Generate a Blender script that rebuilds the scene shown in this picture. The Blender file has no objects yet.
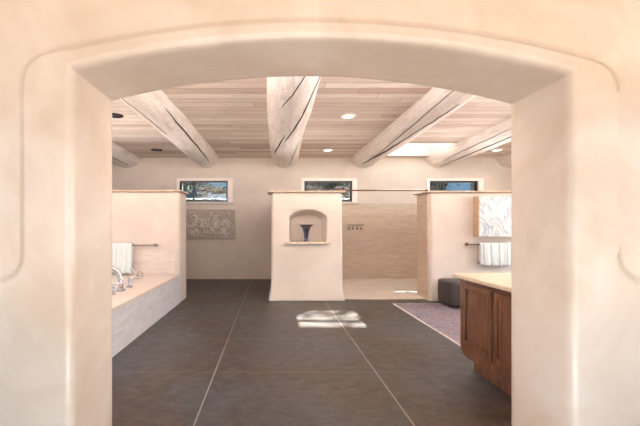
import bpy, bmesh, math, random
from mathutils import Vector, noise
random.seed(7)
PI = math.pi
C = bpy.context.scene.collection
H = 1.25            # camera height
F = 380.0           # focal length in px of a 640 px wide frame

# ------------------------------------------------------------------ materials
def srgb(r, g, b):
    f = lambda c: (c/255/12.92) if c/255 <= .04045 else ((c/255+.055)/1.055)**2.4
    return (f(r), f(g), f(b), 1)

class NT:
    def __init__(s, name, rough=.5, metal=0.0, spec=.5):
        s.m = bpy.data.materials.new(name); s.m.use_nodes = True
        s.t = s.m.node_tree; s.n = s.t.nodes; s.l = s.t.links
        s.b = s.n['Principled BSDF']
        s.b.inputs['Roughness'].default_value = rough
        s.b.inputs['Metallic'].default_value = metal
        s.b.inputs['Specular IOR Level'].default_value = spec
        s.coord = None
    def pos(s, scale=(1, 1, 1), obj=False):
        if obj:
            g = s.n.new('ShaderNodeTexCoord').outputs['Object']
        else:
            g = s.n.new('ShaderNodeNewGeometry').outputs['Position']
        v = s.n.new('ShaderNodeVectorMath'); v.operation = 'MULTIPLY'
        s.l.new(g, v.inputs[0]); v.inputs[1].default_value = scale
        return v.outputs[0]
    def noise(s, vec, scale, detail=4, rough=.55, dist=0):
        n = s.n.new('ShaderNodeTexNoise'); s.l.new(vec, n.inputs['Vector'])
        n.inputs['Scale'].default_value = scale; n.inputs['Detail'].default_value = detail
        n.inputs['Roughness'].default_value = rough; n.inputs['Distortion'].default_value = dist
        return n.outputs['Fac']
    def voro(s, vec, scale, feature='F1'):
        n = s.n.new('ShaderNodeTexVoronoi'); n.feature = feature
        s.l.new(vec, n.inputs['Vector']); n.inputs['Scale'].default_value = scale
        return n
    def ramp(s, fac, stops):
        r = s.n.new('ShaderNodeValToRGB'); s.l.new(fac, r.inputs[0])
        e = r.color_ramp.elements
        while len(e) < len(stops): e.new(.5)
        for k, (p, c) in enumerate(stops):
            e[k].position = p; e[k].color = c if len(c) == 4 else (*c, 1)
        return r.outputs[0]
    def mix(s, fac, a, b, mode='MIX'):
        x = s.n.new('ShaderNodeMix'); x.data_type = 'RGBA'; x.blend_type = mode
        for sock, v in ((x.inputs[0], fac), (x.inputs[6], a), (x.inputs[7], b)):
            if isinstance(v, (int, float)): sock.default_value = v
            elif isinstance(v, tuple): sock.default_value = v
            else: s.l.new(v, sock)
        return x.outputs[2]
    def math(s, op, a, b=0.0, c=None):
        x = s.n.new('ShaderNodeMath'); x.operation = op
        for k, v in enumerate((a, b) if c is None else (a, b, c)):
            if isinstance(v, (int, float)): x.inputs[k].default_value = v
            else: s.l.new(v, x.inputs[k])
        return x.outputs[0]
    def xyz(s, vec):
        x = s.n.new('ShaderNodeSeparateXYZ'); s.l.new(vec, x.inputs[0]); return x.outputs
    def lines(s, coord, start, step, width):
        """1 on a line, 0 elsewhere"""
        a = s.math('SUBTRACT', coord, start)
        p = s.math('PINGPONG', a, step/2)
        return s.math('LESS_THAN', p, width/2)
    def bump(s, hgt, strength=.3, dist=.01):
        b = s.n.new('ShaderNodeBump'); b.inputs['Strength'].default_value = strength
        b.inputs['Distance'].default_value = dist
        s.l.new(hgt, b.inputs['Height']); s.l.new(b.outputs[0], s.b.inputs['Normal'])
    def col(s, c):
        if isinstance(c, tuple): s.b.inputs['Base Color'].default_value = c
        else: s.l.new(c, s.b.inputs['Base Color'])
    def rgh(s, v): s.l.new(v, s.b.inputs['Roughness'])

def plaster(name, a, b, rough, bs=.25):
    t = NT(name, rough)
    p = t.pos()
    n = t.noise(p, 1.6, 6, .6, .6)
    t.col(t.ramp(n, [(.3, a), (.7, b)]))
    n2 = t.noise(p, 5, 5, .6, .8)
    t.bump(n2, bs, .03)
    n3 = t.noise(p, 2.5, 4)
    t.rgh(t.math('MULTIPLY_ADD', n3, .25, rough-.12))
    return t.m
M = {}
M['arch_plaster'] = plaster('polished_plaster', srgb(212, 191, 170), srgb(234, 221, 207), .33, .14)
M['arch_plaster'].node_tree.nodes['Principled BSDF'].inputs['Coat Weight'].default_value = .35
M['arch_plaster'].node_tree.nodes['Principled BSDF'].inputs['Coat Roughness'].default_value = .16
M['plaster'] = plaster('plaster', srgb(204, 189, 176), srgb(216, 203, 191), .6, .2)
M['white_plaster'] = plaster('white_plaster', srgb(238, 224, 214), srgb(242, 231, 223), .6, .15)
def simple(name, c, rough=.5, metal=0, spec=.5, vary=.0, vs=8):
    t = NT(name, rough, metal, spec)
    if vary:
        n = t.noise(t.pos(obj=True), vs, 5)
        d = tuple(max(0, x*(1-vary)) for x in c[:3])+(1,)
        u = tuple(min(1, x*(1+vary)) for x in c[:3])+(1,)
        t.col(t.ramp(n, [(.3, d), (.7, u)]))
    else:
        n = t.noise(t.pos(obj=True), 30, 3)
        t.col(t.ramp(n, [(0, tuple(x*.97 for x in c[:3])+(1,)), (1, c)]))
    return t.m
M['dark_hole'] = simple('dark_crack', srgb(50, 38, 32), .9)
M['black_metal'] = simple('black_metal', srgb(28, 28, 30), .4, .3)
M['bronze'] = simple('bronze', srgb(120, 84, 60), .35, .8)
M['chrome'] = simple('chrome', srgb(190, 190, 195), .12, 1)
M['steel'] = simple('brushed_steel', srgb(150, 140, 132), .3, 1)
M['towel'] = NT('towel_cloth', .9).m
def _towel(name, c):
    t = NT(name, .95); p = t.pos(obj=True)
    n = t.noise(p, 220, 2); t.col(t.ramp(n, [(.2, tuple(x*.85 for x in c[:3])+(1,)), (.7, c)]))
    t.bump(n, .5, .004); t.b.inputs['Sheen Weight'].default_value = .3
    return t.m
M['towel'] = _towel('towel_cloth', srgb(222, 228, 226))
M['ottoman'] = simple('dark_leather', srgb(62, 55, 53), .5, 0, .5, .12, 20)
M['vase'] = simple('dark_pewter_glaze', srgb(88, 92, 112), .22, .8, .5, .5, 14)
M['porcelain'] = simple('porcelain', srgb(240, 238, 232), .12)
M['lamp_trim'] = simple('lamp_trim', srgb(238, 226, 212), .5)
M['tree_bark'] = simple('bark', srgb(80, 62, 48), .9, vary=.3)
M['needles'] = simple('needles', srgb(52, 78, 62), .7, vary=.4, vs=1.5)
M['ground'] = simple('dry_ground', srgb(150, 128, 104), .95, vary=.2, vs=.8)
def emis(name, c, s):
    t = NT(name, .5); t.col(c)
    t.b.inputs['Emission Color'].default_value = c; t.b.inputs['Emission Strength'].default_value = s
    return t.m
M['lamp_on'] = emis('lit_lamp_lens', srgb(255, 238, 205), 6)
def glass(name, tint):
    t = NT(name); t.n.remove(t.b)
    tr = t.n.new('ShaderNodeBsdfTransparent'); gl = t.n.new('ShaderNodeBsdfGlossy')
    gl.inputs['Roughness'].default_value = .03
    lw = t.n.new('ShaderNodeLayerWeight')
    fr = t.n.new('ShaderNodeMath'); fr.operation = 'POWER'; t.l.new(lw.outputs['Facing'], fr.inputs[0]); fr.inputs[1].default_value = 4.0
    f2 = t.n.new('ShaderNodeMath'); f2.operation = 'MULTIPLY_ADD'; t.l.new(fr.outputs[0], f2.inputs[0]); f2.inputs[1].default_value = .8; f2.inputs[2].default_value = .04; fr = f2
    mx = t.n.new('ShaderNodeMixShader')
    tr.inputs[0].default_value = tint
    t.l.new(fr.outputs[0], mx.inputs[0]); t.l.new(tr.outputs[0], mx.inputs[1]); t.l.new(gl.outputs[0], mx.inputs[2])
    t.l.new(mx.outputs[0], t.n['Material Output'].inputs[0])
    return t.m
M['glass'] = glass('window_glass', (.40, .47, .50, 1)); M['sky_glass'] = glass('skylight_glass', (.95, .98, .98, 1))

def slate():
    t = NT('slate_tile', .4); p = t.pos(); x, y, z = t.xyz(p)
    big = t.noise(p, .7, 3, .5, .4)
    fine = t.noise(t.pos((1, 1.3, 1)), 7, 9, .75, .8)
    c1 = t.ramp(fine, [(.3, srgb(38, 29, 23)), (.5, srgb(60, 48, 39)), (.72, srgb(90, 73, 59))])
    c2 = t.ramp(fine, [(.3, srgb(42, 42, 44)), (.5, srgb(62, 63, 66)), (.72, srgb(84, 85, 88))])
    c = t.mix(t.ramp(big, [(.40, (0, 0, 0, 1)), (.58, (1, 1, 1, 1))]), c1, c2)
    ly = t.lines(y, 3.30-.98*4, .98, .010); lx = t.lines(x, -.495-1.395*4, 1.395, .011)
    c = t.mix(t.math('MULTIPLY', ly, .6), c, srgb(132, 120, 110))
    c = t.mix(t.math('MULTIPLY', lx, .7), c, srgb(160, 152, 145))
    t.col(c)
    rn = t.noise(p, 9, 6, .7)
    t.rgh(t.math('MULTIPLY_ADD', rn, .35, .22))
    g = t.math('MAXIMUM', lx, ly)
    hb = t.math('SUBTRACT', fine, t.math('MULTIPLY', g, .5))
    t.bump(hb, .45, .012)
    return t.m
M['slate'] = slate()
def planks():
    t = NT('whitewashed_planks', .6); p = t.pos(); x, y, z = t.xyz(p)
    W = .18
    row = t.math('FLOOR', t.math('DIVIDE', y, W))
    wn = t.n.new('ShaderNodeTexWhiteNoise'); wn.noise_dimensions = '1D'; t.l.new(row, wn.inputs['W'])
    xo = t.math('MULTIPLY_ADD', wn.outputs[0], 7.0, x)
    seg = t.math('FLOOR', t.math('DIVIDE', xo, 3.1))
    wn2 = t.n.new('ShaderNodeTexWhiteNoise'); wn2.noise_dimensions = '2D'
    cb = t.n.new('ShaderNodeCombineXYZ'); t.l.new(row, cb.inputs[0]); t.l.new(seg, cb.inputs[1]); t.l.new(cb.outputs[0], wn2.inputs['Vector'])
    base = t.ramp(wn2.outputs[0], [(0, srgb(212, 190, 178)), (.5, srgb(234, 222, 212)), (1, srgb(248, 240, 232))])
    cv = t.n.new('ShaderNodeCombineXYZ')
    t.l.new(t.math('MULTIPLY', xo, 1.0), cv.inputs[0]); t.l.new(t.math('MULTIPLY', y, 14.0), cv.inputs[1]); t.l.new(row, cv.inputs[2])
    g = t.noise(cv.outputs[0], 1.7, 7, .68, .9)
    c = t.mix(.62, base, t.ramp(g, [(.3, srgb(178, 146, 128)), (.46, srgb(236, 222, 212)), (.75, srgb(252, 247, 243))]), 'MULTIPLY')
    v = t.voro(t.pos((1.3, 3, 1)), 1.5)
    kn = t.ramp(v.outputs['Distance'], [(0.04, (1, 1, 1, 1)), (.11, (0, 0, 0, 1))])
    c = t.mix(t.math('MULTIPLY', kn, .6), c, srgb(140, 96, 74))
    gap = t.lines(y, 0, W, .011); gx = t.lines(xo, 0, 3.1, .006)
    gg = t.math('MAXIMUM', gap, gx)
    c = t.mix(t.math('MULTIPLY', gg, .75), c, srgb(134, 104, 90))
    t.col(c); t.bump(t.math('SUBTRACT', t.math('MULTIPLY', g, .4), gg), .5, .006)
    return t.m
M['planks'] = planks()
def logwood():
    t = NT('peeled_whitewashed_log', .55); p = t.pos((7, .9, 7))
    g = t.noise(p, 2.0, 7, .65, .8)
    c = t.ramp(g, [(.28, srgb(210, 192, 180)), (.5, srgb(234, 222, 213)), (.72, srgb(246, 238, 232))])
    v = t.voro(t.pos((3.4, 2.2, 3.4)), 2.6)
    kn = t.ramp(v.outputs['Distance'], [(0.03, (1, 1, 1, 1)), (.11, (0, 0, 0, 1))])
    c = t.mix(t.math('MULTIPLY', kn, .7), c, srgb(150, 108, 86))
    f = t.noise(t.pos((14, 4, 14)), 3, 5, .75)
    c = t.mix(t.math('MULTIPLY', t.ramp(f, [(.54, (0, 0, 0, 1)), (.66, (1, 1, 1, 1))]), .42), c, srgb(176, 146, 130))
    t.col(c); t.bump(g, .5, .012)
    return t.m
M['log'] = logwood()
def travertine(name, a, b, tw, th, along='X', grout=srgb(176, 156, 138), rough=.45):
    t = NT(name, rough); p = t.pos(); x, y, z = t.xyz(p)
    u = x if along == 'X' else y
    sc = (1.2, 1.2, 9)
    n = t.noise(t.pos(sc), 1.8, 8, .68, 1.0)
    c = t.ramp(n, [(.3, a), (.7, b)])
    row = t.math('FLOOR', t.math('DIVIDE', z, th))
    wn = t.n.new('ShaderNodeTexWhiteNoise'); wn.noise_dimensions = '1D'; t.l.new(row, wn.inputs['W'])
    c = t.mix(t.math('MULTIPLY', wn.outputs[0], .3), c, a)
    l = t.math('MAXIMUM', t.lines(z, 0, th, .006), t.lines(u, .1, tw, .006))
    c = t.mix(t.math('MULTIPLY', l, .55), c, grout)
    t.col(c); t.bump(t.math('SUBTRACT', t.math('MULTIPLY', n, .5), l), .3, .006)
    return t.m
M['travertine'] = travertine('travertine_tile', srgb(184, 162, 142), srgb(218, 200, 182), .61, .305)
M['travertine_y'] = travertine('travertine_tile_end', srgb(184, 156, 132), srgb(216, 194, 174), .56, .305, 'Y')
M['deck_tile'] = travertine('tub_face_tile', srgb(190, 186, 188), srgb(222, 219, 220), .40, .24, 'Y', srgb(185, 172, 165))
M['splash_tile'] = travertine('tub_splash_tile', srgb(196, 182, 172), srgb(222, 210, 200), .40, .17, 'X', srgb(180, 165, 155))
def sheet_tile():
    t = NT('pale_floor_tile', .45); p = t.pos(); x, y, z = t.xyz(p)
    n = t.noise(p, 3, 6, .6)
    c = t.ramp(n, [(.3, srgb(208, 192, 176)), (.7, srgb(230, 216, 202))])
    l = t.math('MAXIMUM', t.lines(x, 0, .15, .008), t.lines(y, 0, .15, .008))
    c = t.mix(t.math('MULTIPLY', l, .5), c, srgb(175, 156, 140)); t.col(c)
    t.bump(l, -.2, .004)
    return t.m
M['shower_floor'] = sheet_tile()
def stone(name, a, b, s=4, rough=.5, obj=False):
    t = NT(name, rough); p = t.pos(obj=obj)
    n = t.noise(p, s, 8, .7, .8); t.col(t.ramp(n, [(.3, a), (.7, b)])); t.bump(n, .3, .01)
    return t.m
M['cap_stone'] = stone('cap_stone', srgb(196, 164, 134), srgb(238, 222, 202), 22)
M['deck_stone'] = stone('deck_stone', srgb(204, 188, 176), srgb(222, 208, 198), 4, .35)
M['counter'] = stone('counter_stone', srgb(200, 174, 146), srgb(222, 202, 178), 7, .3)
M['relief_stone'] = stone('relief_stone', srgb(160, 148, 138), srgb(190, 178, 168), 9, .8)
M['relief_light'] = stone('relief_light', srgb(214, 206, 198), srgb(232, 226, 220), 12, .8)
M['frame_shade'] = simple('tan_shade_edge', srgb(205, 172, 140), .5, vary=.1)  # tan colour stands in for soft shading beside the picture
def cherry():
    t = NT('cherry_wood', .3); t.b.inputs['Coat Weight'].default_value = .3
    g = t.noise(t.pos((9, 9, 1.1)), 2.4, 8, .65, 1.2)
    c = t.ramp(g, [(.28, srgb(62, 37, 26)), (.5, srgb(104, 65, 46)), (.74, srgb(148, 100, 72))])
    t.col(c); t.bump(g, .12, .005)
    return t.m
M['cherry'] = cherry()
def rugm():
    t = NT('rug_pile', .95); p = t.pos(); x, y, z = t.xyz(p)
    v = t.voro(t.pos((6, 4, 1)), 1.5); v2 = t.voro(t.pos((1, 1, 1)), 22)
    a = t.ramp(v.outputs['Distance'], [(.1, srgb(120, 82, 84)), (.3, srgb(84, 88, 120)), (.5, srgb(132, 104, 102)), (.75, srgb(76, 82, 112))])
    b = t.ramp(v2.outputs['Distance'], [(.2, srgb(54, 56, 84)), (.5, srgb(168, 156, 156)), (.8, srgb(110, 60, 58))])
    c = t.mix(.5, a, b)
    w = t.noise(p, 2.5, 4); c = t.mix(t.math('MULTIPLY', w, .45), c, srgb(132, 126, 140))
    t.col(c); n = t.noise(p, 160, 2); t.bump(n, .6, .006)
    return t.m
M['rug'] = rugm()
M['rug_border'] = _towel('rug_border_weave', srgb(150, 116, 116))
M['rug_edge'] = _towel('rug_binding', srgb(206, 196, 186))
def artm():
    t = NT('abstract_print', .6); p = t.pos((1, 1, 1), obj=True)
    n = t.noise(p, 2.1, 6, .55, 1.1)
    c = t.ramp(n, [(.30, srgb(200, 198, 194)), (.42, srgb(208, 206, 202)), (.46, srgb(146, 156, 170)), (.485, srgb(200, 199, 196)),
                   (.52, srgb(208, 205, 201)), (.55, srgb(158, 166, 178)), (.575, srgb(204, 203, 199)), (.63, srgb(178, 184, 190)), (.70, srgb(208, 205, 201))])
    n2 = t.noise(p, 2.2, 5, .6, 1.0)
    c = t.mix(t.math('MULTIPLY', t.ramp(n2, [(.52, (0, 0, 0, 1)), (.64, (1, 1, 1, 1))]), .7), c, srgb(206, 184, 140))
    t.col(c); return t.m
M['art'] = artm()

# ------------------------------------------------------------------ mesh helpers
def tag(o, label=None, cat=None, group=None, kind=None):
    if label: o['label'] = label
    if cat: o['category'] = cat
    if group: o['group'] = group
    if kind: o['kind'] = kind
    return o
def thing(name, label, cat, loc=(0, 0, 0), rz=0, group=None):
    o = bpy.data.objects.new(name, None); C.objects.link(o); o.empty_display_size = .1
    o.location = loc; o.rotation_euler = (0, 0, rz)
    return tag(o, label, cat, group)
def obj(name, bm, mat, parent=None, smooth=False, angle=None):
    bmesh.ops.recalc_face_normals(bm, faces=bm.faces)
    me = bpy.data.meshes.new(name); bm.to_mesh(me); bm.free()
    me.materials.append(M[mat] if isinstance(mat, str) else mat)
    if smooth or angle:
        for p in me.polygons: p.use_smooth = True
        if angle: me.set_sharp_from_angle(angle=math.radians(angle))
    o = bpy.data.objects.new(name, me); C.objects.link(o)
    if parent: o.parent = parent
    return o
def struct(name, bm, mat, parent=None, **k):
    o = obj(name, bm, mat, parent, **k)
    if not parent: o['kind'] = 'structure'
    return o
def box(bm, x0, x1, y0, y1, z0, z1, bev=0, seg=2):
    vs = [bm.verts.new((x, y, z)) for x in (x0, x1) for y in (y0, y1) for z in (z0, z1)]
    fs = [(0, 1, 3, 2), (4, 6, 7, 5), (0, 4, 5, 1), (2, 3, 7, 6), (0, 2, 6, 4), (1, 5, 7, 3)]
    faces = [bm.faces.new([vs[i] for i in f]) for f in fs]
    if bev:
        es = list({e for f in faces for e in f.edges})
        bmesh.ops.bevel(bm, geom=es, offset=bev, segments=seg, profile=.5, affect='EDGES', clamp_overlap=True)
    return bm
def mkbox(*a, **k): return box(bmesh.new(), *a, **k)
def tube(bm, pts, r, n=10, caps=True):
    pts = [Vector(p) for p in pts]; rings = []
    rr = r if isinstance(r, (list, tuple)) else [r]*len(pts)
    up = None
    for i, p in enumerate(pts):
        d = (pts[min(i+1, len(pts)-1)]-pts[max(i-1, 0)]).normalized()
        if up is None:
            up = Vector((0, 0, 1)) if abs(d.z) < .9 else Vector((1, 0, 0))
        a = d.cross(up).normalized(); b = a.cross(d).normalized(); up = b
        rings.append([bm.verts.new(p+(a*math.cos(2*PI*k/n)+b*math.sin(2*PI*k/n))*rr[i]) for k in range(n)])
    for A, B in zip(rings, rings[1:]):
        for k in range(n): bm.faces.new((A[k], A[(k+1) % n], B[(k+1) % n], B[k]))
    if caps:
        bm.faces.new(rings[0]); bm.faces.new(rings[-1][::-1])
    return bm
def lathe(bm, prof, n=32, cx=0, cy=0, cap0=True, cap1=True):
    rings = []
    for r, z in prof:
        rings.append([bm.verts.new((cx+r*math.cos(2*PI*k/n), cy+r*math.sin(2*PI*k/n), z)) for k in range(n)])
    for A, B in zip(rings, rings[1:]):
        for k in range(n): bm.faces.new((A[k], A[(k+1) % n], B[(k+1) % n], B[k]))
    if cap0: bm.faces.new(rings[0][::-1])
    if cap1: bm.faces.new(rings[-1])
    return bm
def slab_holes(axis, a0, a1, b0, b1, c0, c1, holes):
    """solid slab with rectangular holes. axis = thickness axis ('X','Y','Z'), a/b the in-plane ranges, c thickness"""
    A = sorted({a0, a1, *[h[0] for h in holes], *[h[1] for h in holes]})
    B = sorted({b0, b1, *[h[2] for h in holes], *[h[3] for h in holes]})
    def P(a, b, c):
        return {'X': (c, a, b), 'Y': (a, c, b), 'Z': (a, b, c)}[axis]
    def solid(i, j):
        if i < 0 or j < 0 or i >= len(A)-1 or j >= len(B)-1: return False
        ca, cb = (A[i]+A[i+1])/2, (B[j]+B[j+1])/2
        return not any(h[0] < ca < h[1] and h[2] < cb < h[3] for h in holes)
    bm = bmesh.new(); V = {}
    def v(i, j, k):
        if (i, j, k) not in V: V[i, j, k] = bm.verts.new(P(A[i], B[j], (c0, c1)[k]))
        return V[i, j, k]
    for i in range(len(A)-1):
        for j in range(len(B)-1):
            if not solid(i, j): continue
            bm.faces.new((v(i, j, 0), v(i+1, j, 0), v(i+1, j+1, 0), v(i, j+1, 0)))
            bm.faces.new((v(i, j, 1), v(i, j+1, 1), v(i+1, j+1, 1), v(i+1, j, 1)))
            for di, dj, p, q in ((-1, 0, (i, j), (i, j+1)), (1, 0, (i+1, j), (i+1, j+1)), (0, -1, (i, j), (i+1, j)), (0, 1, (i, j+1), (i+1, j+1))):
                if not solid(i+di, j+dj):
                    bm.faces.new((v(*p, 0), v(*q, 0), v(*q, 1), v(*p, 1)))
    return bm
def ss(a, b, x):
    t = min(1, max(0, (x-a)/(b-a))); return t*t*(3-2*t)

# ------------------------------------------------------------------ room shell
XL, XR, YB, ZC = -4.9, 6.6, 9.3, 2.97
Y0, Y1 = 1.91, 2.42                # arch wall near / far face
FX0, FX1, FY0, FZ = -2.9, 3.2, -2.2, 2.9   # the room the camera stands in

struct('floor', mkbox(-5.3, 7.0, -3.0, 9.7, -.15, 0), 'slate')
struct('shower_floor', mkbox(1.27, XR, 6.66, YB, 0.0, .018), 'shower_floor')

# windows on the back wall
WIN = [(-2.26, -1.08, 1.89, 2.40), (.79, 1.96, 1.89, 2.40), (3.85, 5.04, 1.89, 2.40)]
struct('wall_back', slab_holes('Y', -5.3, 7.0, 0, 3.4, YB, YB+.35, WIN), 'plaster')
struct('wall_left', slab_holes('X', Y1, YB, 0, 3.4, XL-.35, XL, [(3.0, 5.6, .95, 2.45)]), 'plaster')
struct('wall_right', slab_holes('X', Y1, YB, 0, 3.4, XR, XR+.35, [(2.9, 5.9, .3, 2.5)]), 'plaster')
SKY = (2.62, 3.80, 7.70, 9.05)
struct('ceiling', slab_holes('Z', XL, XR, Y1, YB, ZC, ZC+.2, [SKY]), 'planks')
# camera-side room
struct('ceiling_hall', mkbox(FX0-.3, FX1+.3, FY0-.3, Y0-.0, FZ, FZ+.25), 'arch_plaster')
struct('wall_hall_left', slab_holes('X', FY0, Y0, 0, FZ, FX0-.3, FX0, [(-1.6, .9, .5, 2.4)]), 'arch_plaster')
struct('wall_hall_right', slab_holes('X', FY0, Y0, 0, FZ, FX1, FX1+.3, [(-1.6, .9, .5, 2.4)]), 'arch_plaster')
struct('wall_hall_back', slab_holes('Y', FX0, FX1, 0, FZ, FY0-.3, FY0, [(-2.4, 2.7, .25, 2.6)]), 'arch_plaster')

# arch wall : one smooth plaster mesh
AL, AR, AC = -1.01, 1.515, .21
def arch_z(x): return 2.208-.1034*(x-AC)**2
def band_z(x): return 2.289-.0936*(x-.17)**2
BL, BR = -1.255, 1.747
def smin(a, b, k):
    h = max(k-abs(a-b), 0)/k
    return min(a, b)-h*h*k*.25
def smax(a, b, k): return -smin(-a, -b, k)
def proud(x, z):
    col_ = smax(smax(BL-x, x-BR, .02), (z-band_z(x)), .13)
    low = z-.975
    return smin(col_, low, .16)
def arch_d(x, z):
    """distance outwards from the opening"""
    zs = arch_z(min(max(x, AL), AR))
    if z <= arch_z(AL if x < 0 else AR):
        return max(AL-x, x-AR, 0)
    dx = max(AL-x, x-AR, 0); dz = max(z-arch_z(x) if dx == 0 else z-zs, 0)
    return math.hypot(dx, dz)
def roundover(d, r):
    if d >= r: return 0
    u = r-d
    return r-math.sqrt(max(r*r-u*u, 0))
def wav(x, z, s=0.0):
    return .004*noise.noise(Vector((x*1.7, z*1.3, s)))+.0018*noise.noise(Vector((x*5, z*4, s+5)))
RN, RF = .036, .02
def yn(x, z):
    d = arch_d(x, z)
    p = proud(x, z)
    return Y0+.022*ss(-.004, .014, p)+roundover(d, RN)+wav(x, z)*min(1, d/.05)
def yf(x, z):
    return Y1-roundover(arch_d(x, z), RF)
def graded(a, b, fine, n_f, n_c, zone):
    """samples from a (the opening side) to b, dense near a"""
    s = 1 if b > a else -1
    L = [a+s*zone*k/n_f for k in range(n_f)]
    L += [a+s*zone+(b-a-s*zone)*k/n_c for k in range(n_c+1)]
    return L
def build_arch():
    bm = bmesh.new()
    TOP = 3.17
    zsL, zsR = arch_z(AL), arch_z(AR)
    up_t = [k/16*.08 for k in range(16)]+[.08+.92*k/44 for k in range(45)]   # share above the arch
    def upper(z0): return [z0+t*(TOP-z0) for t in up_t]
    def grid(xs, zcol, f):
        cols = []
        for x in xs:
            cols.append([bm.verts.new((x, f(x, z), z)) for z in zcol(x)])
        for A, B in zip(cols, cols[1:]):
            for i in range(len(A)-1): bm.faces.new((A[i], B[i], B[i+1], A[i+1]))
    for f in (yn, yf):
        lowL = [zsL*k/100 for k in range(100)]; lowR = [zsR*k/100 for k in range(100)]
        grid(graded(AL, -3.2, .1, 14, 110, .09), lambda x: lowL+upper(zsL), f)
        grid(graded(AR, 3.5, .1, 14, 110, .09), lambda x: lowR+upper(zsR), f)
        grid([AL+(AR-AL)*k/110 for k in range(111)], lambda x: upper(arch_z(x)), f)
    # reveal
    path = [(AL, zsL*k/100) for k in range(100)]+[(AL+(AR-AL)*k/110, arch_z(AL+(AR-AL)*k/110)) for k in range(111)]+[(AR, zsR*k/100) for k in range(99, -1, -1)]
    cx, cz = .25, 1.0
    rows = []
    for x, z in path:
        row = []
        for k in range(15):
            t = k/14; y = Y0+RN+(Y1-RF-Y0-RN)*t
            w = .006*noise.noise(Vector((x*2+z*1.5, y*2.5, 9)))*math.sin(PI*t)
            if x <= AL or x >= AR:
                px, pz = x+w, z
            else: px, pz = x, z+w
            row.append(bm.verts.new((px, y, pz)))
        rows.append(row)
    for A, B in zip(rows, rows[1:]):
        for i in range(14): bm.faces.new((A[i], B[i], B[i+1], A[i+1]))
    bmesh.ops.remove_doubles(bm, verts=bm.verts, dist=.0004)
    return struct('wall_arch', bm, 'arch_plaster', smooth=True, angle=50)
build_arch()

# ------------------------------------------------------------------ partition walls
def rounded_wall(name, x0, x1, y0, y1, z1, mat, r=.06, flare=0.0, top_in=0.0):
    bm = mkbox(x0, x1, y0, y1, 0, z1)
    es = [e for e in bm.edges if not all(v.co.z < 1e-5 for v in e.verts)]
    bmesh.ops.bevel(bm, geom=es, offset=r, segments=5, profile=.5, affect='EDGES')
    bmesh.ops.subdivide_edges(bm, edges=[e for e in bm.edges if abs(e.verts[0].co.z-e.verts[1].co.z) > .5], cuts=14)
    cx, cy = (x0+x1)/2, (y0+y1)/2
    for v in bm.verts:
        t = v.co.z/z1
        o = flare*max(0, 1-t*6)**2-top_in*t
        v.co.x += o*(1 if v.co.x > cx else -1)
        v.co.y += o*(1 if v.co.y > cy else -1)*.5
    return bm
def apply_mods(o):
    dg = bpy.context.evaluated_depsgraph_get()
    me = bpy.data.meshes.new_from_object(o.evaluated_get(dg))
    old = o.data; o.modifiers.clear(); o.data = me
    return o
struct('wall_tub', rounded_wall('w', XL, -1.54, 6.35, 6.88, 1.86, 'plaster'), 'plaster', smooth=True, angle=35)
# niche wall
nw = struct('wall_niche', rounded_wall('w', -.02, 1.215, 6.5, 7.0, 1.86, 'plaster', .05, .045, .012), 'plaster')
NX0, NX1, NZ0, NZS = .30, .93, .995, 1.40
def niche_cut():
    bm = bmesh.new(); pr = []
    cx = (NX0+NX1)/2; rx = (NX1-NX0)/2
    pr = [(NX0, NZ0), (NX1, NZ0)]+[(cx+rx*math.cos(PI*k/20), NZS+.145*math.sin(PI*k/20)) for k in range(21)]
    def ring(y, s):
        return [bm.verts.new((cx+(x-cx)*s, y, NZ0+(z-NZ0)*s)) for x, z in pr]
    A, B = ring(6.3, 1.10), ring(6.86, .90)
    n = len(pr)
    for k in range(n): bm.faces.new((A[k], A[(k+1) % n], B[(k+1) % n], B[k]))
    bm.faces.new(A); bm.faces.new(B[::-1])
    return bm
cut = obj('cutter', niche_cut(), 'plaster')
md = nw.modifiers.new('b', 'BOOLEAN'); md.object = cut; md.operation = 'DIFFERENCE'; md.solver = 'EXACT'
apply_mods(nw)
bpy.data.objects.remove(cut)
bv = nw.modifiers.new('v', 'BEVEL'); bv.width = .022; bv.segments = 4; bv.limit_method = 'ANGLE'; bv.angle_limit = math.radians(50)
apply_mods(nw)
for p in nw.data.polygons: p.use_smooth = True
nw.data.set_sharp_from_angle(angle=math.radians(40))
struct('wall_shower_side', rounded_wall('w', -.01, .30, 6.99, YB, 1.86, 'plaster', .04), 'plaster', smooth=True, angle=35)
struct('wall_shower', rounded_wall('w', 2.70, XR, 6.5, 7.05, 1.86, 'plaster', .06), 'plaster', smooth=True, angle=35)
struct('trim_1', mkbox(2.678, 2.705, 6.56, 7.02, 0, 1.855, bev=.004), 'travertine_y')          # tiled end of the shower wall
struct('wall_shower_tile', mkbox(.30, XR, YB-.025, YB, 0, 1.845), 'travertine')

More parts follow.
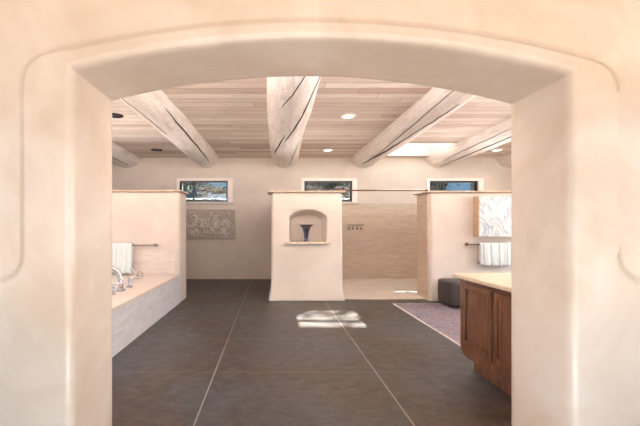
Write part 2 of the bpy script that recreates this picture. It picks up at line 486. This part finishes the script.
def cap(name, x0, x1, y0, y1, z, th=.024):
    """rough chiselled stone cap"""
    bm = bmesh.new(); pts = []
    def seg(a, b, n):
        for k in range(n):
            t = k/n; pts.append((a[0]+(b[0]-a[0])*t, a[1]+(b[1]-a[1])*t))
    nx = int((x1-x0)/.045); ny = max(3, int((y1-y0)/.045))
    seg((x0, y0), (x1, y0), nx); seg((x1, y0), (x1, y1), ny); seg((x1, y1), (x0, y1), nx); seg((x0, y1), (x0, y0), ny)
    cx, cy = (x0+x1)/2, (y0+y1)/2
    rings = []
    for zz, s in ((z, -.006), (z+th*.5, .006), (z+th, -.012)):
        rings.append([bm.verts.new((px+(1 if px > cx else -1)*(s+random.uniform(-.008, .008)), py+(1 if py > cy else -1)*(s+random.uniform(-.009, .009)), zz+random.uniform(-.003, .003)*(zz > z))) for px, py in pts])
    n = len(pts)
    for A, B in zip(rings, rings[1:]):
        for k in range(n): bm.faces.new((A[k], A[(k+1) % n], B[(k+1) % n], B[k]))
    bm.faces.new(rings[0][::-1]); bm.faces.new(rings[-1])
    return struct(name, bm, 'cap_stone')
cap('trim_2', XL+.01, -1.50, 6.32, 6.91, 1.86)
cap('trim_3', -.07, 1.24, 6.465, 7.03, 1.86)
cap('trim_4', 2.64, XR-.01, 6.47, 7.08, 1.86)

# ------------------------------------------------------------------ windows
for i, (a, b, z0, z1) in enumerate(WIN):
    w = bpy.data.objects.new('window_%d' % (i+1), None); C.objects.link(w); w['kind'] = 'structure'
    w.location = ((a+b)/2, YB, z0); hw = (b-a)/2; hz = z1-z0
    struct('window_casing', slab_holes('Y', -hw-.07, hw+.12, -.02, hz+.06, -.035, .0, [(-hw, hw, 0, hz)]), 'white_plaster', w)
    struct('window_sill', mkbox(-hw-.11, hw+.15, -.075, .02, -.05, -.01, bev=.008), 'deck_stone', w)
    struct('window_frame', slab_holes('Y', -hw+.002, hw-.002, .002, hz-.002, .03, .09, [(-hw+.04, -hw*.45, .035, hz-.035), (-hw*.45+.025, hw-.04, .035, hz-.035)]), 'black_metal', w)
    struct('pane', mkbox(-hw+.04, hw-.04, .055, .061, .04, hz-.04), 'glass', w)
def big_window(name, x, y0, y1, z0, z1, ax='X', n=3):
    w = bpy.data.objects.new(name, None); C.objects.link(w); w['kind'] = 'structure'
    hs = []; L = (y1-y0)/n
    for k in range(n): hs.append((y0+k*L+.05, y0+(k+1)*L-.05, z0+.06, z1-.06))
    if ax == 'X':
        w.location = (x, (y0+y1)/2, z0)
        hs = [(h[0]-(y0+y1)/2, h[1]-(y0+y1)/2, h[2]-z0, h[3]-z0) for h in hs]
    else:
        w.location = ((y0+y1)/2, x, z0)
        hs = [(h[0]-(y0+y1)/2, h[1]-(y0+y1)/2, h[2]-z0, h[3]-z0) for h in hs]
    hy = (y1-y0)/2
    struct('window_frame', slab_holes(ax, -hy+.002, hy-.002, .002, z1-z0-.002, -.03, .03, hs), 'black_metal', w)
big_window('window_4', XL-.2, 3.0, 5.6, .95, 2.45)
big_window('window_5', XR+.2, 2.9, 5.9, .3, 2.5)
big_window('window_6', FX0-.15, -1.6, .9, .5, 2.4)
big_window('window_7', FX1+.15, -1.6, .9, .5, 2.4)
big_window('window_8', FY0-.15, -2.4, 2.7, .25, 2.6, 'Y')
# skylight over the shower
sk = bpy.data.objects.new('window_9', None); C.objects.link(sk); sk['kind'] = 'structure'
a, b, c, d = SKY; sk.location = ((a+b)/2, (c+d)/2, ZC+.34)
hx, hy = (b-a)/2, (d-c)/2
struct('window_curb', slab_holes('Z', -hx-.12, hx+.12, -hy-.12, hy+.12, -.139, 0, [(-hx, hx, -hy, hy)]), 'white_plaster', sk)
struct('window_frame', slab_holes('Z', -hx-.05, hx+.05, -hy-.05, hy+.05, 0.001, .05, [(-hx-.01, hx+.01, -hy-.01, -.02), (-hx-.01, hx+.01, .02, hy+.01)]), 'black_metal', sk)
struct('window_lining', slab_holes('Z', -hx+.001, hx-.001, -hy+.001, hy-.001, -.339, -.001, [(-hx+.012, hx-.012, -hy+.012, hy-.012)]), 'white_plaster', sk)
struct('pane', mkbox(-hx-.03, hx+.03, -hy-.03, hy+.03, .051, .059), 'sky_glass', sk)

# ------------------------------------------------------------------ ceiling logs
def log_mesh(seed, r0, r1, L):
    bm = bmesh.new(); n = 40; m = 60; rings = []
    for j in range(m+1):
        t = j/m; y = L*t; r = r0+(r1-r0)*t
        ring = []
        for k in range(n):
            a = 2*PI*k/n
            q = r*(1+.05*noise.noise(Vector((math.cos(a)*1.2, y*.8, math.sin(a)*1.2+seed)))+.02*noise.noise(Vector((math.cos(a)*4, y*2.2, math.sin(a)*4+seed))))
            z = q*math.sin(a); z = min(z, .03)
            ring.append(bm.verts.new((q*math.cos(a)+.03*math.sin(y*.7+seed), y, z)))
        rings.append(ring)
    for A, B in zip(rings, rings[1:]):
        for k in range(n): bm.faces.new((A[k], A[(k+1) % n], B[(k+1) % n], B[k]))
    bm.faces.new(rings[0]); bm.faces.new(rings[-1][::-1])
    return bm
def crack_mesh(seed, r0, r1, L, y0, y1, a0, a1, w):
    """long tapering check following the log's surface; angles measured in degrees, 270 = straight down"""
    bm = bmesh.new(); N = 30; up = []; 
    for k in range(N+1):
        t = k/N; y = y0+(y1-y0)*t; a = math.radians(a0+(a1-a0)*t)+.03*noise.noise(Vector((t*9, seed, 0)))
        ww = w*math.sin(PI*min(1, max(0, t)))**.6+.001
        s = y/L; r = r0+(r1-r0)*s
        row = []
        for da, dr in ((-ww, .0015), (0, -.02), (ww, .0015)):
            aa = a+da/r
            q = r*(1+.05*noise.noise(Vector((math.cos(aa)*1.2, y*.8, math.sin(aa)*1.2+seed)))+.02*noise.noise(Vector((math.cos(aa)*4, y*2.2, math.sin(aa)*4+seed))))+dr+.002
            row.append(bm.verts.new((q*math.cos(aa)+.03*math.sin(y*.7+seed), y, q*math.sin(aa))))
        up.append(row)
    for A, B in zip(up, up[1:]):
        bm.faces.new((A[0], A[2], B[2], B[0]))
        bm.faces.new((A[0], B[0], B[1], A[1])); bm.faces.new((A[1], B[1], B[2], A[2]))
    return bm
LOGS = [
 (-3.50, 'whitewashed ceiling log leftmost of all, above the tub, mostly hidden by the arch', [(3.5, 6.6, 300, 290, .008), (2.4, 5, 262, 275, .006)]),
 (-1.64, 'whitewashed peeled ceiling log left of centre, ending above the left small window', [(2.6, 6.3, 318, 300, .012), (1.9, 3.6, 250, 265, .005)]),
 (.30, 'thick whitewashed ceiling log in the middle with long diagonal cracks, above the niche wall', [(1.4, 4.2, 330, 262, .012), (3.6, 5.6, 262, 228, .012), (4.4, 6.5, 315, 285, .006), (1.3, 2.4, 285, 245, .006)]),
 (2.25, 'whitewashed ceiling log with a dark underside split, left of the skylight', [(2.2, 4.2, 275, 260, .008), (3.9, 6.5, 262, 246, .018), (1.5, 6.0, 232, 250, .005)]),
 (4.06, 'whitewashed ceiling log to the right of the skylight, above the right small window', [(2.6, 6.7, 248, 262, .010), (3.6, 6.2, 225, 236, .006)]),
 (5.84, 'whitewashed ceiling log at the far right corner, only its end visible past the arch', [(4.0, 6.6, 240, 255, .008)]),
]
for i, (x, lab, cr) in enumerate(LOGS):
    L = YB-Y1-.0
    skew = .11 if i == 2 else 0
    t = thing('ceiling_log', lab, 'wooden beam', (x-skew, Y1, 3.03+.03), 0, 'round ceiling beams')
    if skew: t.rotation_euler = (0, 0, -math.atan(skew*1.3/L))
    r0, r1 = (.315, .345) if i == 2 else (.285, .345)
    obj('trunk', log_mesh(i*3.7, r0, r1, L), 'log', t, smooth=True, angle=50)
    for j, (ya, yb, a0, a1, w) in enumerate(cr):
        k = obj('crack', crack_mesh(i*3.7, r0, r1, L, ya, yb, a0, a1, w), 'dark_hole', t)
        if j == 0: k['label'] = 'dark drying crack'

# ------------------------------------------------------------------ recessed lights
def can(x, y, lit, label):
    t = thing('recessed_light', label, 'ceiling light', (x, y, ZC), 0, 'recessed ceiling lights')
    bm = bmesh.new(); lathe(bm, [(.085, .004), (.085, -.010), (.125, -.008), (.13, .004), (.085, .004)], 32, cap0=False, cap1=False)
    obj('trim_ring', bm, 'lamp_trim' if lit else 'dark_hole', t, smooth=True, angle=40)
    bm = bmesh.new(); lathe(bm, [(.0845, .003), (.0845, -.005)], 32)
    obj('lens', bm, 'lamp_on' if lit else 'black_metal', t)
    if lit:
        l = bpy.data.lights.new('lamp_glow', 'SPOT'); l.energy = 45; l.spot_size = math.radians(168); l.spot_blend = .8
        l.color = (1, .90, .78); l.shadow_soft_size = .08
        lo = bpy.data.objects.new('lamp_glow', l); C.objects.link(lo); lo.parent = t; lo.location = (0, 0, -.02)
can(1.17, 5.84, True, 'lit round recessed ceiling light nearest the arch, right of the middle log')
can(1.23, 8.38, True, 'lit round recessed ceiling light near the back wall, above the middle window')
can(4.96, 8.38, True, 'lit round recessed ceiling light at the far right near the back wall')
can(-2.54, 8.38, False, 'dark unlit recessed ceiling light near the back wall, left of the logs')
can(-2.40, 5.80, False, 'dark unlit recessed ceiling light at the left edge beside the arch')

# ------------------------------------------------------------------ tub deck
def rrect(cx, cy, hx, hy, r, n=8):
    pts = []
    for q, (sx, sy) in enumerate(((1, 1), (-1, 1), (-1, -1), (1, -1))):
        for k in range(n+1):
            a = PI/2*q+PI/2*k/n
            pts.append((cx+sx*(hx-r)+r*math.cos(a), cy+sy*(hy-r)+r*math.sin(a)))
    return pts
DX, DZ = -1.54, .48
TCX, TCY, THX, THY = -3.25, 4.35, .95, 1.15
struct('tub_deck', mkbox(DX-.05-.0, DX, Y1, 6.37, 0, DZ-.035), 'deck_tile')
def deck_top():
    bm = bmesh.new()
    inner = rrect(TCX, TCY, THX, THY, .45)
    n = len(inner)
    x0, x1, y0, y1 = XL, DX+.012, Y1, 6.36
    def proj(px, py):
        dx, dy = px-TCX, py-TCY
        s = min([(x1-TCX)/dx if dx > 0 else (x0-TCX)/dx if dx < 0 else 1e9, (y1-TCY)/dy if dy > 0 else (y0-TCY)/dy if dy < 0 else 1e9])
        return (TCX+dx*s, TCY+dy*s)
    outer = [proj(*p) for p in inner]
    # insert exact corners by snapping the nearest projected point
    for c in ((x0, y0), (x0, y1), (x1, y0), (x1, y1)):
        k = min(range(n), key=lambda i: (outer[i][0]-c[0])**2+(outer[i][1]-c[1])**2); outer[k] = c
    for z in (DZ,):
        A = [bm.verts.new((*p, z)) for p in inner]; B = [bm.verts.new((*p, z)) for p in outer]
        A2 = [bm.verts.new((*p, z-.034)) for p in inner]; B2 = [bm.verts.new((*p, z-.034)) for p in outer]
        for k in range(n):
            j = (k+1) % n
            bm.faces.new((A[k], B[k], B[j], A[j])); bm.faces.new((A2[k], A2[j], B2[j], B2[k]))
            bm.faces.new((A[k], A[j], A2[j], A2[k])); bm.faces.new((B[k], B2[k], B2[j], B[j]))
    return bm
struct('tub_deck_top', deck_top(), 'deck_stone')
t = thing('bathtub', 'white oval bathtub sunk into the stone deck at the left', 'bathtub', (TCX, TCY, 0))
bm = bmesh.new(); rings = []
for s, z, r in ((1.0, .445, .45), (.985, .44, .45), (.96, .38, .44), (.90, .15, .42), (.80, .02, .38), (.5, .001, .3)):
    rings.append([bm.verts.new((x, y, z)) for x, y in rrect(0, 0, THX*s, THY*s, min(r, THX*s*.9))])
n = len(rings[0])
for A, B in zip(rings, rings[1:]):
    for k in range(n): bm.faces.new((A[k], A[(k+1) % n], B[(k+1) % n], B[k]))
bm.faces.new(rings[-1])
for v in bm.verts:
    if v.co.z > .441: v.co.z = .4445
obj('basin', bm, 'porcelain', t, smooth=True, angle=40)
bm = bmesh.new(); lathe(bm, [(.04, .003), (.04, .010), (.03, .012)], 20); obj('drain', bm, 'chrome', t)
struct('trim_5', mkbox(XL, -1.60, 6.325, 6.352, DZ, .87, bev=.004), 'splash_tile')     # backsplash

t = thing('tub_faucet', 'chrome tub faucet with arched spout and lever handles on the tub deck', 'faucet', (-1.84, 4.62, DZ)); t.scale = (1.3, 1.1, 1.3)
def handle(bm, x, y, hgt=.09):
    lathe(bm, [(.032, 0), (.034, .012), (.02, .022), (.017, hgt*.7), (.024, hgt*.8), (.02, hgt), (.006, hgt+.008)], 20, x, y)
    return bm
bm = bmesh.new(); lathe(bm, [(.045, 0), (.045, .015), (.03, .03)], 24)
pts = [(0, 0, .02)]+[(-.12+.12*math.cos(PI*k/12), -.0, .10+.12*math.sin(PI*k/12)) for k in range(11)]
tube(bm, pts, [.024]*2+[.026]*(len(pts)-2), 14)
obj('spout', bm, 'chrome', t, smooth=True, angle=40)
for yy in (-.22, .26):
    h = obj('handle', handle(bmesh.new(), 0, yy), 'chrome', t, smooth=True, angle=40)
    bm = bmesh.new(); tube(bm, [(-.01, yy, .082), (.05, yy+.01, .10), (.10, yy+.015, .098)], [.009, .008, .011], 10)
    obj('lever', bm, 'chrome', h, smooth=True, angle=40)
t = thing('hand_shower', 'small chrome hand shower on its holder beside the hanging towel', 'hand shower', (-2.06, 5.78, DZ))
obj('holder', handle(bmesh.new(), 0, 0, .07), 'chrome', t, smooth=True, angle=40)
bm = bmesh.new(); tube(bm, [(-.075, 0, .15), (-.03, 0, .10), (.02, 0, .06), (.06, 0, .02)], [.030, .016, .014, .012], 14)
obj('shower_head', bm, 'chrome', t, smooth=True, angle=40)
bm = bmesh.new(); tube(bm, [(.055, 0, .02), (.085, .0, .04), (.09, -.01, .08), (.07, -.02, .12), (.03, -.03, .10), (.02, -.05, .02), (.02, -.06, .008)], .006, 8)
obj('hose', bm, 'steel', t, smooth=True)

# ------------------------------------------------------------------ towel rails, towels
def rail(name, label, x0, x1, ywall, z, off, mat='steel'):
    t = thing(name, label, 'towel rail', (x0, ywall, z))
    L = x1-x0
    bm = bmesh.new(); tube(bm, [(0, -off, 0), (L, -off, 0)], .011, 12); obj('bar', bm, mat, t, smooth=True, angle=40)
    for x in (.05, L-.05):
        bm = bmesh.new(); tube(bm, [(x, .003, 0), (x, -.012, 0)], .03, 16); tube(bm, [(x, -.01, 0), (x, -off, 0)], .009, 10)
        obj('bracket', bm, mat, t, smooth=True, angle=40)
    for x in (-.008, L+.008):
        bm = bmesh.new(); bmesh.ops.create_uvsphere(bm, u_segments=12, v_segments=8, radius=.02)
        bmesh.ops.translate(bm, verts=bm.verts, vec=(x, -off, 0)); obj('finial', bm, mat, t, smooth=True)
    return t
rail('towel_rail', 'slim metal towel rail on the wall at the end of the tub', -2.95, -1.90, 6.35, .965, .075)
rail('towel_rail', 'dark metal towel rail below the pale abstract picture', 3.28, 4.45, 6.5, .972, .09, 'bronze')
def drape(w, front, back, r, amp, nf, seed, th=.012, pinch=0):
    """cloth folded over a bar along X at the origin"""
    bm = bmesh.new(); NU, path = 60, []
    for k in range(17): path.append((-r, -front*(1-k/16)))
    for k in range(1, 8): a = PI-PI*k/8; path.append((r*math.cos(a), r*math.sin(a)))
    for k in range(13): path.append((r, -back*k/12))
    G = []
    for i in range(NU+1):
        u = i/NU; row = []
        for y, z in path:
            k = min(1, max(0, -z/front))
            fold = amp*(math.sin(u*nf*2*PI+seed)+.5*math.sin(u*nf*4.3*PI+seed*2))*(.35+.65*k)
            xx = (u-.5)*w*(1-pinch*(1-k)*.3)+.01*noise.noise(Vector((u*5, z*6, seed)))
            side = -1 if y < 0 else .35
            row.append(bm.verts.new((xx, y+side*abs(fold)*(1 if abs(z) > .001 or 1 else 0)+(-.01*k if y < 0 else 0), z+.012*noise.noise(Vector((u*4, seed, 1)))*k)))
        G.append(row)
    for A, B in zip(G, G[1:]):
        for j in range(len(A)-1): bm.faces.new((A[j], B[j], B[j+1], A[j+1]))
    bmesh.ops.recalc_face_normals(bm, faces=bm.faces)
    geom = bmesh.ops.solidify(bm, geom=bm.faces[:], thickness=th)
    return bm
o = obj('towel', drape(.56, .47, .30, .022, .016, 3.2, 1.0), 'towel', smooth=True); o.location = (-2.58, 6.275, .975)
tag(o, 'white towel hanging from the rail at the end of the tub', 'towel')
o = obj('towel', drape(.60, .33, .30, .046, .040, 4.5, 2.3, .03), 'towel', smooth=True); o.location = (3.80, 6.41, .960)
tag(o, 'bunched white towel draped over the rail below the pale abstract picture', 'towel')

# ------------------------------------------------------------------ pictures
t = thing('wall_relief', 'grey carved stone relief panel under the left small window', 'wall art', (-1.50, YB, .995))
obj('panel', mkbox(-.60, .60, -.045, 0, 0, .71, bev=.008), 'relief_stone', t)
rnd = random.Random(3)
for k in range(64):
    x, z = rnd.uniform(-.52, .52), rnd.choice([.14, .22, .30, .38, .46, .56])+rnd.uniform(-.05, .05); s = rnd.uniform(.04, .10); ph = rnd.uniform(0, 6)
    tn = rnd.choice([-1, 1])
    sp = [(x+s*(1-q/16)*math.cos(ph+tn*q*.38)+.004*q, -.047, z+s*(1-q/16)*.8*math.sin(ph+tn*q*.38)) for q in range(15)]
    sp = [(min(.57, max(-.57, p[0])), p[1], min(.67, max(.04, p[2]))) for p in sp]
    o = obj('carving', tube(bmesh.new(), sp, .0085, 6), 'relief_light', t)
    o['label'] = 'pale scrolling carved line'
t = thing('wall_picture', 'pale blue and white abstract picture above the draped white towel', 'picture', (3.95, 6.5, 1.10))
obj('frame', mkbox(-.51, .51, -.17, 0, 0, .68, bev=.004), 'frame_shade', t)  # deep tan sides draw the shade strip left of the canvas
obj('canvas', mkbox(-.505, .505, -.185, -.17, .005, .675, bev=.003), 'art', t)

# ------------------------------------------------------------------ niche shelf, vase
bm = bmesh.new(); pts = []
for k in range(17): pts.append((.22+.76*k/16, 6.405+random.uniform(-.012, .012)))
pts += [(.99, 6.44), (.985, 6.52), (.92, 6.53), (.885, 6.80), (.345, 6.80), (.31, 6.53), (.22, 6.52), (.215, 6.44)]
A = [bm.verts.new((x, y, .985)) for x, y in pts]; B = [bm.verts.new((x, y, 1.015)) for x, y in pts]
bm.faces.new(A[::-1]); bm.faces.new(B)
for k in range(len(pts)): bm.faces.new((A[k], A[(k+1) % len(pts)], B[(k+1) % len(pts)], B[k]))
tag(obj('niche_shelf', bm, 'cap_stone'), 'thin rough-edged stone shelf at the bottom of the arched niche', 'shelf')
bm = bmesh.new()
prof = [(.050, 0), (.052, .008), (.036, .016), (.030, .03), (.034, .06), (.042, .12), (.052, .18), (.072, .235), (.108, .275), (.130, .290), (.132, .294), (.126, .294), (.100, .276), (.064, .238), (.044, .18), (.030, .08)]
lathe(bm, prof, 40)
o = obj('vase', bm, 'vase', smooth=True, angle=40); o.location = (.595, 6.60, 1.016)
tag(o, 'dark flared trumpet vase standing in the arched niche', 'vase')

# ------------------------------------------------------------------ shower fittings
t = thing('shower_rod', 'bronze rod spanning the shower opening between the two low walls', 'rod', (1.17, 6.72, 1.915))
bm = bmesh.new(); tube(bm, [(0, 0, 0), (1.56, 0, 0)], .013, 12); obj('pole', bm, 'bronze', t, smooth=True, angle=40)
for x in (0.0, 1.56):
    bm = bmesh.new(); tube(bm, [(x-.02, 0, 0), (x+.02, 0, 0)], .022, 14); obj('end_cap', bm, 'bronze', t, smooth=True, angle=40)
t = thing('shower_valve', 'small metal shower control bar on the tiled wall', 'shower control', (2.03, YB-.025, 1.27))
bm = bmesh.new(); tube(bm, [(-.20, -.05, .06), (.20, -.05, .06)], .013, 12); obj('bar', bm, 'steel', t, smooth=True, angle=40)
for x in (-.18, .18):
    bm = bmesh.new(); tube(bm, [(x, .004, .06), (x, -.05, .06)], .012, 10); obj('bracket', bm, 'steel', t, smooth=True, angle=40)
for x in (-.15, -.05, .05, .15):
    bm = bmesh.new(); tube(bm, [(x, .004, -.03), (x, -.02, -.03), (x, -.05, -.03)], [.034, .028, .022], 16); obj('knob', bm, 'steel', t, smooth=True, angle=40)

# ------------------------------------------------------------------ vanity
VX, VY1, VY0 = 1.70, 3.43, 2.45
t = thing('vanity_cabinet', 'reddish cherry wood cabinet with two panelled doors at the right of the arch', 'cabinet', (VX, VY0, 0))
W, D = 2.9, VY1-VY0
bm = bmesh.new()
prof = [(0, .12), (D-.10, .12)]+[(D-.10+.10*math.sin(PI/2*k/8), .22-.10*math.cos(PI/2*k/8)) for k in range(1, 9)]+[(D, .795), (0, .795)]
A = [bm.verts.new((.02, y, z)) for y, z in prof]; B = [bm.verts.new((W, y, z)) for y, z in prof]
bm.faces.new(A); bm.faces.new(B[::-1])
for k in range(len(prof)): bm.faces.new((A[k], A[(k+1) % len(prof)], B[(k+1) % len(prof)], B[k]))
obj('body', bm, 'cherry', t, angle=30)
# face frame on the end (X = 0 side), following the rounded corner
bm = bmesh.new()
A = [bm.verts.new((0, y, z)) for y, z in prof]; B = [bm.verts.new((.02, y, z)) for y, z in prof]
bm.faces.new(A); bm.faces.new(B[::-1])
for k in range(len(prof)): bm.faces.new((A[k], A[(k+1) % len(prof)], B[(k+1) % len(prof)], B[k]))
obj('face_frame', bm, 'cherry', t, angle=30)
for y0, y1 in ((.015, .435), (.47, .90)):
    z0, z1 = .215, .765
    dr = obj('door', slab_holes('X', y0, y1, z0, z1, -.014, -.0005, [(y0+.035, y1-.035, z0+.055, z1-.045)]), 'cherry', t)
    bm = mkbox(-.004, -.0008, y0+.04, y1-.04, z0+.06, z1-.05); obj('panel', bm, 'cherry', dr)
    bm = bmesh.new()
obj('toe_kick', mkbox(.07, W-.02, .02, D-.10, 0, .12), 'cherry', t)
tag(obj('worktop', mkbox(VX-.03, VX+W+.03, VY0-.02, VY1+.10, .797, .832, bev=.008), 'counter'), 'tan stone worktop on the cherry wood cabinet', 'worktop')

# ------------------------------------------------------------------ rug, ottoman
RX0, RX1, RY0, RY1 = 1.97, 3.9, 3.75, 6.24
t = thing('rug', 'faded blue and plum patterned rug between cabinet and low wall', 'rug', (RX0, RY0, 0))
RW, RL = RX1-RX0, RY1-RY0
obj('pile', mkbox(.13, RW-.13, .13, RL-.13, .002, .0125), 'rug', t)
k = obj('border', slab_holes('Z', .03, RW-.03, .03, RL-.03, .0015, .012, [(.13, RW-.13, .13, RL-.13)]), 'rug', t)
k = obj('binding', slab_holes('Z', .012, RW-.012, .012, RL-.012, .001, .0125, [(.03, RW-.03, .03, RL-.03)]), 'rug_edge', t); k['label'] = 'pale rug binding'
t = thing('ottoman', 'dark leather ottoman with rounded corners standing on the rug', 'ottoman', (3.15, 6.06, .0125), 0)
def cushion(bm, hx, hy, z0, z1, r, e):
    rings = []
    prof = [(-e, z0), (-e*.3, z0+e*.3), (0, z0+e)]+[(0.0+.006*math.sin(PI*k/6), z0+e+(z1-z0-2.2*e)*k/6) for k in range(1, 6)]+[(0, z1-e*1.2), (-e*.3, z1-e*.35), (-e, z1-.004), (-e*3, z1)]
    for o_, z in prof:
        rings.append([bm.verts.new((x, y, z)) for x, y in rrect(0, 0, hx+o_, hy+o_, max(.02, r+o_))])
    n = len(rings[0])
    for A, B in zip(rings, rings[1:]):
        for k in range(n): bm.faces.new((A[k], A[(k+1) % n], B[(k+1) % n], B[k]))
    bm.faces.new(rings[0][::-1]); bm.faces.new(rings[-1])
    return bm
obj('seat', cushion(bmesh.new(), .42, .30, .035, .405, .14, .03), 'ottoman', t, smooth=True, angle=60)
bm = bmesh.new(); tube(bm, [(*p, .365) for p in rrect(0, 0, .421, .301, .14)]+[(*rrect(0, 0, .421, .301, .14)[0], .365)], .005, 6, caps=False)
obj('piping', bm, 'ottoman', t, smooth=True)
for sx in (-1, 1):
    for sy in (-1, 1):
        bm = bmesh.new(); lathe(bm, [(.018, 0), (.024, .036)], 14, sx*.30, sy*.19); obj('foot', bm, 'steel', t, smooth=True, angle=40)

# ------------------------------------------------------------------ outside
struct('ground', slab_holes('Z', -30, 30, -20, 45, -.25, -.15, [(-5.3, 7.0, -3, 9.7)]), 'ground')
def tree(x, y, h, r, n, z0, label, seed, big=1.0, br=46):
    rn = random.Random(seed)
    t = thing('pine_tree', label, 'tree', (x, y, -.15), 0, 'pines behind the house')
    bm = bmesh.new(); tube(bm, [(0, 0, 0), (.05, 0, h*.5), (0, 0, h*.97)], [.18, .12, .02], 10)
    tips = []
    for k in range(br):
        z = z0+(h-z0)*k/br; a = rn.uniform(0, 2*PI); L = r*(1-(z-z0)/(h-z0))**.7
        tips.append((z, a, L))
        tube(bm, [(0, 0, z), (L*.6*math.cos(a), L*.6*math.sin(a), z+.1), (L*math.cos(a), L*math.sin(a), z-.05)], [.04, .02, .006], 5)
    obj('trunk', bm, 'tree_bark', t, smooth=True)
    bm = bmesh.new()
    for k in range(n):
        z, a, L = rn.choice(tips); u = rn.random()**.6
        sp = .05+.16*u
        c = Vector((L*u*math.cos(a)+rn.gauss(0, sp), L*u*math.sin(a)+rn.gauss(0, sp), z+.1*math.sin(PI*u)+rn.gauss(0, .06)))
        s = rn.uniform(.05, .12)*big
        d1 = Vector((rn.gauss(0, 1), rn.gauss(0, 1), rn.gauss(0, .5))).normalized()*s*1.8
        d2 = Vector((rn.gauss(0, 1), rn.gauss(0, 1), rn.gauss(0, 1))).normalized()*s*.5
        bm.faces.new([bm.verts.new(c+q_) for q_ in (-d1, d2, d1, -d2)])
    obj('foliage', bm, 'needles', t)
tree(-3.1, 13.8, 6.5, 1.9, 10000, 1.2, 'dark pine tree outside, seen through the left small window', 1)
tree(2.3, 14.5, 5.6, 2.0, 10000, 1.2, 'pine tree outside, seen through the middle small window', 3)
tree(5.3, 13.6, 4.6, 1.6, 9000, 1.0, 'low pine tree outside, seen through the right small window', 5)
tree(9.1, 15.3, 12.2, 2.3, 520, 7.4, 'tall bare-stemmed pine added out of view, whose crown dapples the skylight sun', 4, 1.5, 20)  # unseen pine placed to break up the sun through the skylight
# ------------------------------------------------------------------ light
sc = bpy.context.scene
w = bpy.data.worlds.new('World'); sc.world = w; w.use_nodes = True
nt = w.node_tree; bg = nt.nodes['Background']
bg.inputs[0].default_value = (.50, .74, 1.0, 1); bg.inputs[1].default_value = 1.8
def area(name, loc, direction, sx, sy, e, col):
    l = bpy.data.lights.new(name, 'AREA'); l.shape = 'RECTANGLE'; l.size = sx; l.size_y = sy; l.energy = e; l.color = col
    o = bpy.data.objects.new(name, l); C.objects.link(o); o.location = loc
    o.rotation_euler = Vector(direction).to_track_quat('-Z', 'Y').to_euler()
    return o
area('daylight_left', (XL-.05, 4.3, 1.7), (1, 0, .1), 2.5, 1.4, 26, (1, .98, .97))
area('daylight_right', (XR+.05, 4.4, 1.4), (-1, 0, .1), 2.9, 2.1, 130, (.92, .95, 1))
area('daylight_hall', (.15, FY0+.02, 1.42), (0, 1, 0), 5.0, 2.3, 40, (.97, .98, 1))
area('daylight_hall_left', (FX0-.05, -.35, 1.45), (1, 0, 0), 2.4, 1.8, 12, (1, .96, .90))
area('daylight_hall_right', (FX1+.05, -.35, 1.45), (-1, 0, 0), 2.4, 1.8, 8, (1, .93, .84))
area('soffit_fill', (.25, .75, .08), (0, .45, .9), 2.0, .4, 24, (.98, .98, 1))  # fill light added below the view to brighten the arch soffit
# added fill lights above the low walls, brightening ceiling and log undersides
area('low_wall_fill', (4.6, 6.78, 1.90), (0, 0, 1), 3.6, .16, 20, (.97, .98, 1))
area('low_wall_fill', (-3.2, 6.62, 1.90), (0, 0, 1), 3.0, .16, 15, (.97, .98, 1))
area('low_wall_fill', (.6, 6.78, 1.90), (0, 0, 1), 1.0, .16, 3.5, (.97, .98, 1))
# added ceiling fill and its invented ledge, unseen behind the arch wall
struct('fill_ledge', mkbox(XL, XR, Y1, Y1+.16, 2.40, 2.43, bev=.004), 'white_plaster')
struct('fill_ledge_lip', mkbox(XL, XR, Y1+.145, Y1+.16, 2.43, 2.48), 'white_plaster')
area('ceiling_fill', (.85, Y1+.09, 2.50), (0, .33, .94), 11.0, .12, 410, (.96, .98, 1))
lp = bpy.data.lights.new('hall_lamp', 'POINT'); lp.energy = 4; lp.shadow_soft_size = .09; lp.color = (1, .9, .76)
lo = bpy.data.objects.new('hall_lamp', lp); C.objects.link(lo); lo.location = (3.0, .55, 2.72)
s = bpy.data.lights.new('sun', 'SUN'); s.energy = 60; s.angle = math.radians(.6); s.color = (1, .95, .88)
so = bpy.data.objects.new('sun', s); C.objects.link(so)
so.rotation_euler = Vector((-2.3, -2.95, -3.0)).to_track_quat('-Z', 'Y').to_euler()

cam = bpy.data.cameras.new('camera'); co = bpy.data.objects.new('camera', cam); C.objects.link(co)
co.location = (0, 0, H); co.rotation_euler = (PI/2, 0, 0)
cam.sensor_width = 36; cam.lens = F/640*36; cam.shift_x = 48/640; cam.shift_y = 15/640; cam.clip_start = .05
sc.camera = co
sc.view_settings.view_transform = 'Standard'; sc.view_settings.look = 'None'
sc.view_settings.gamma = 1; sc.view_settings.exposure = 0.15; sc.view_settings.use_curve_mapping = False
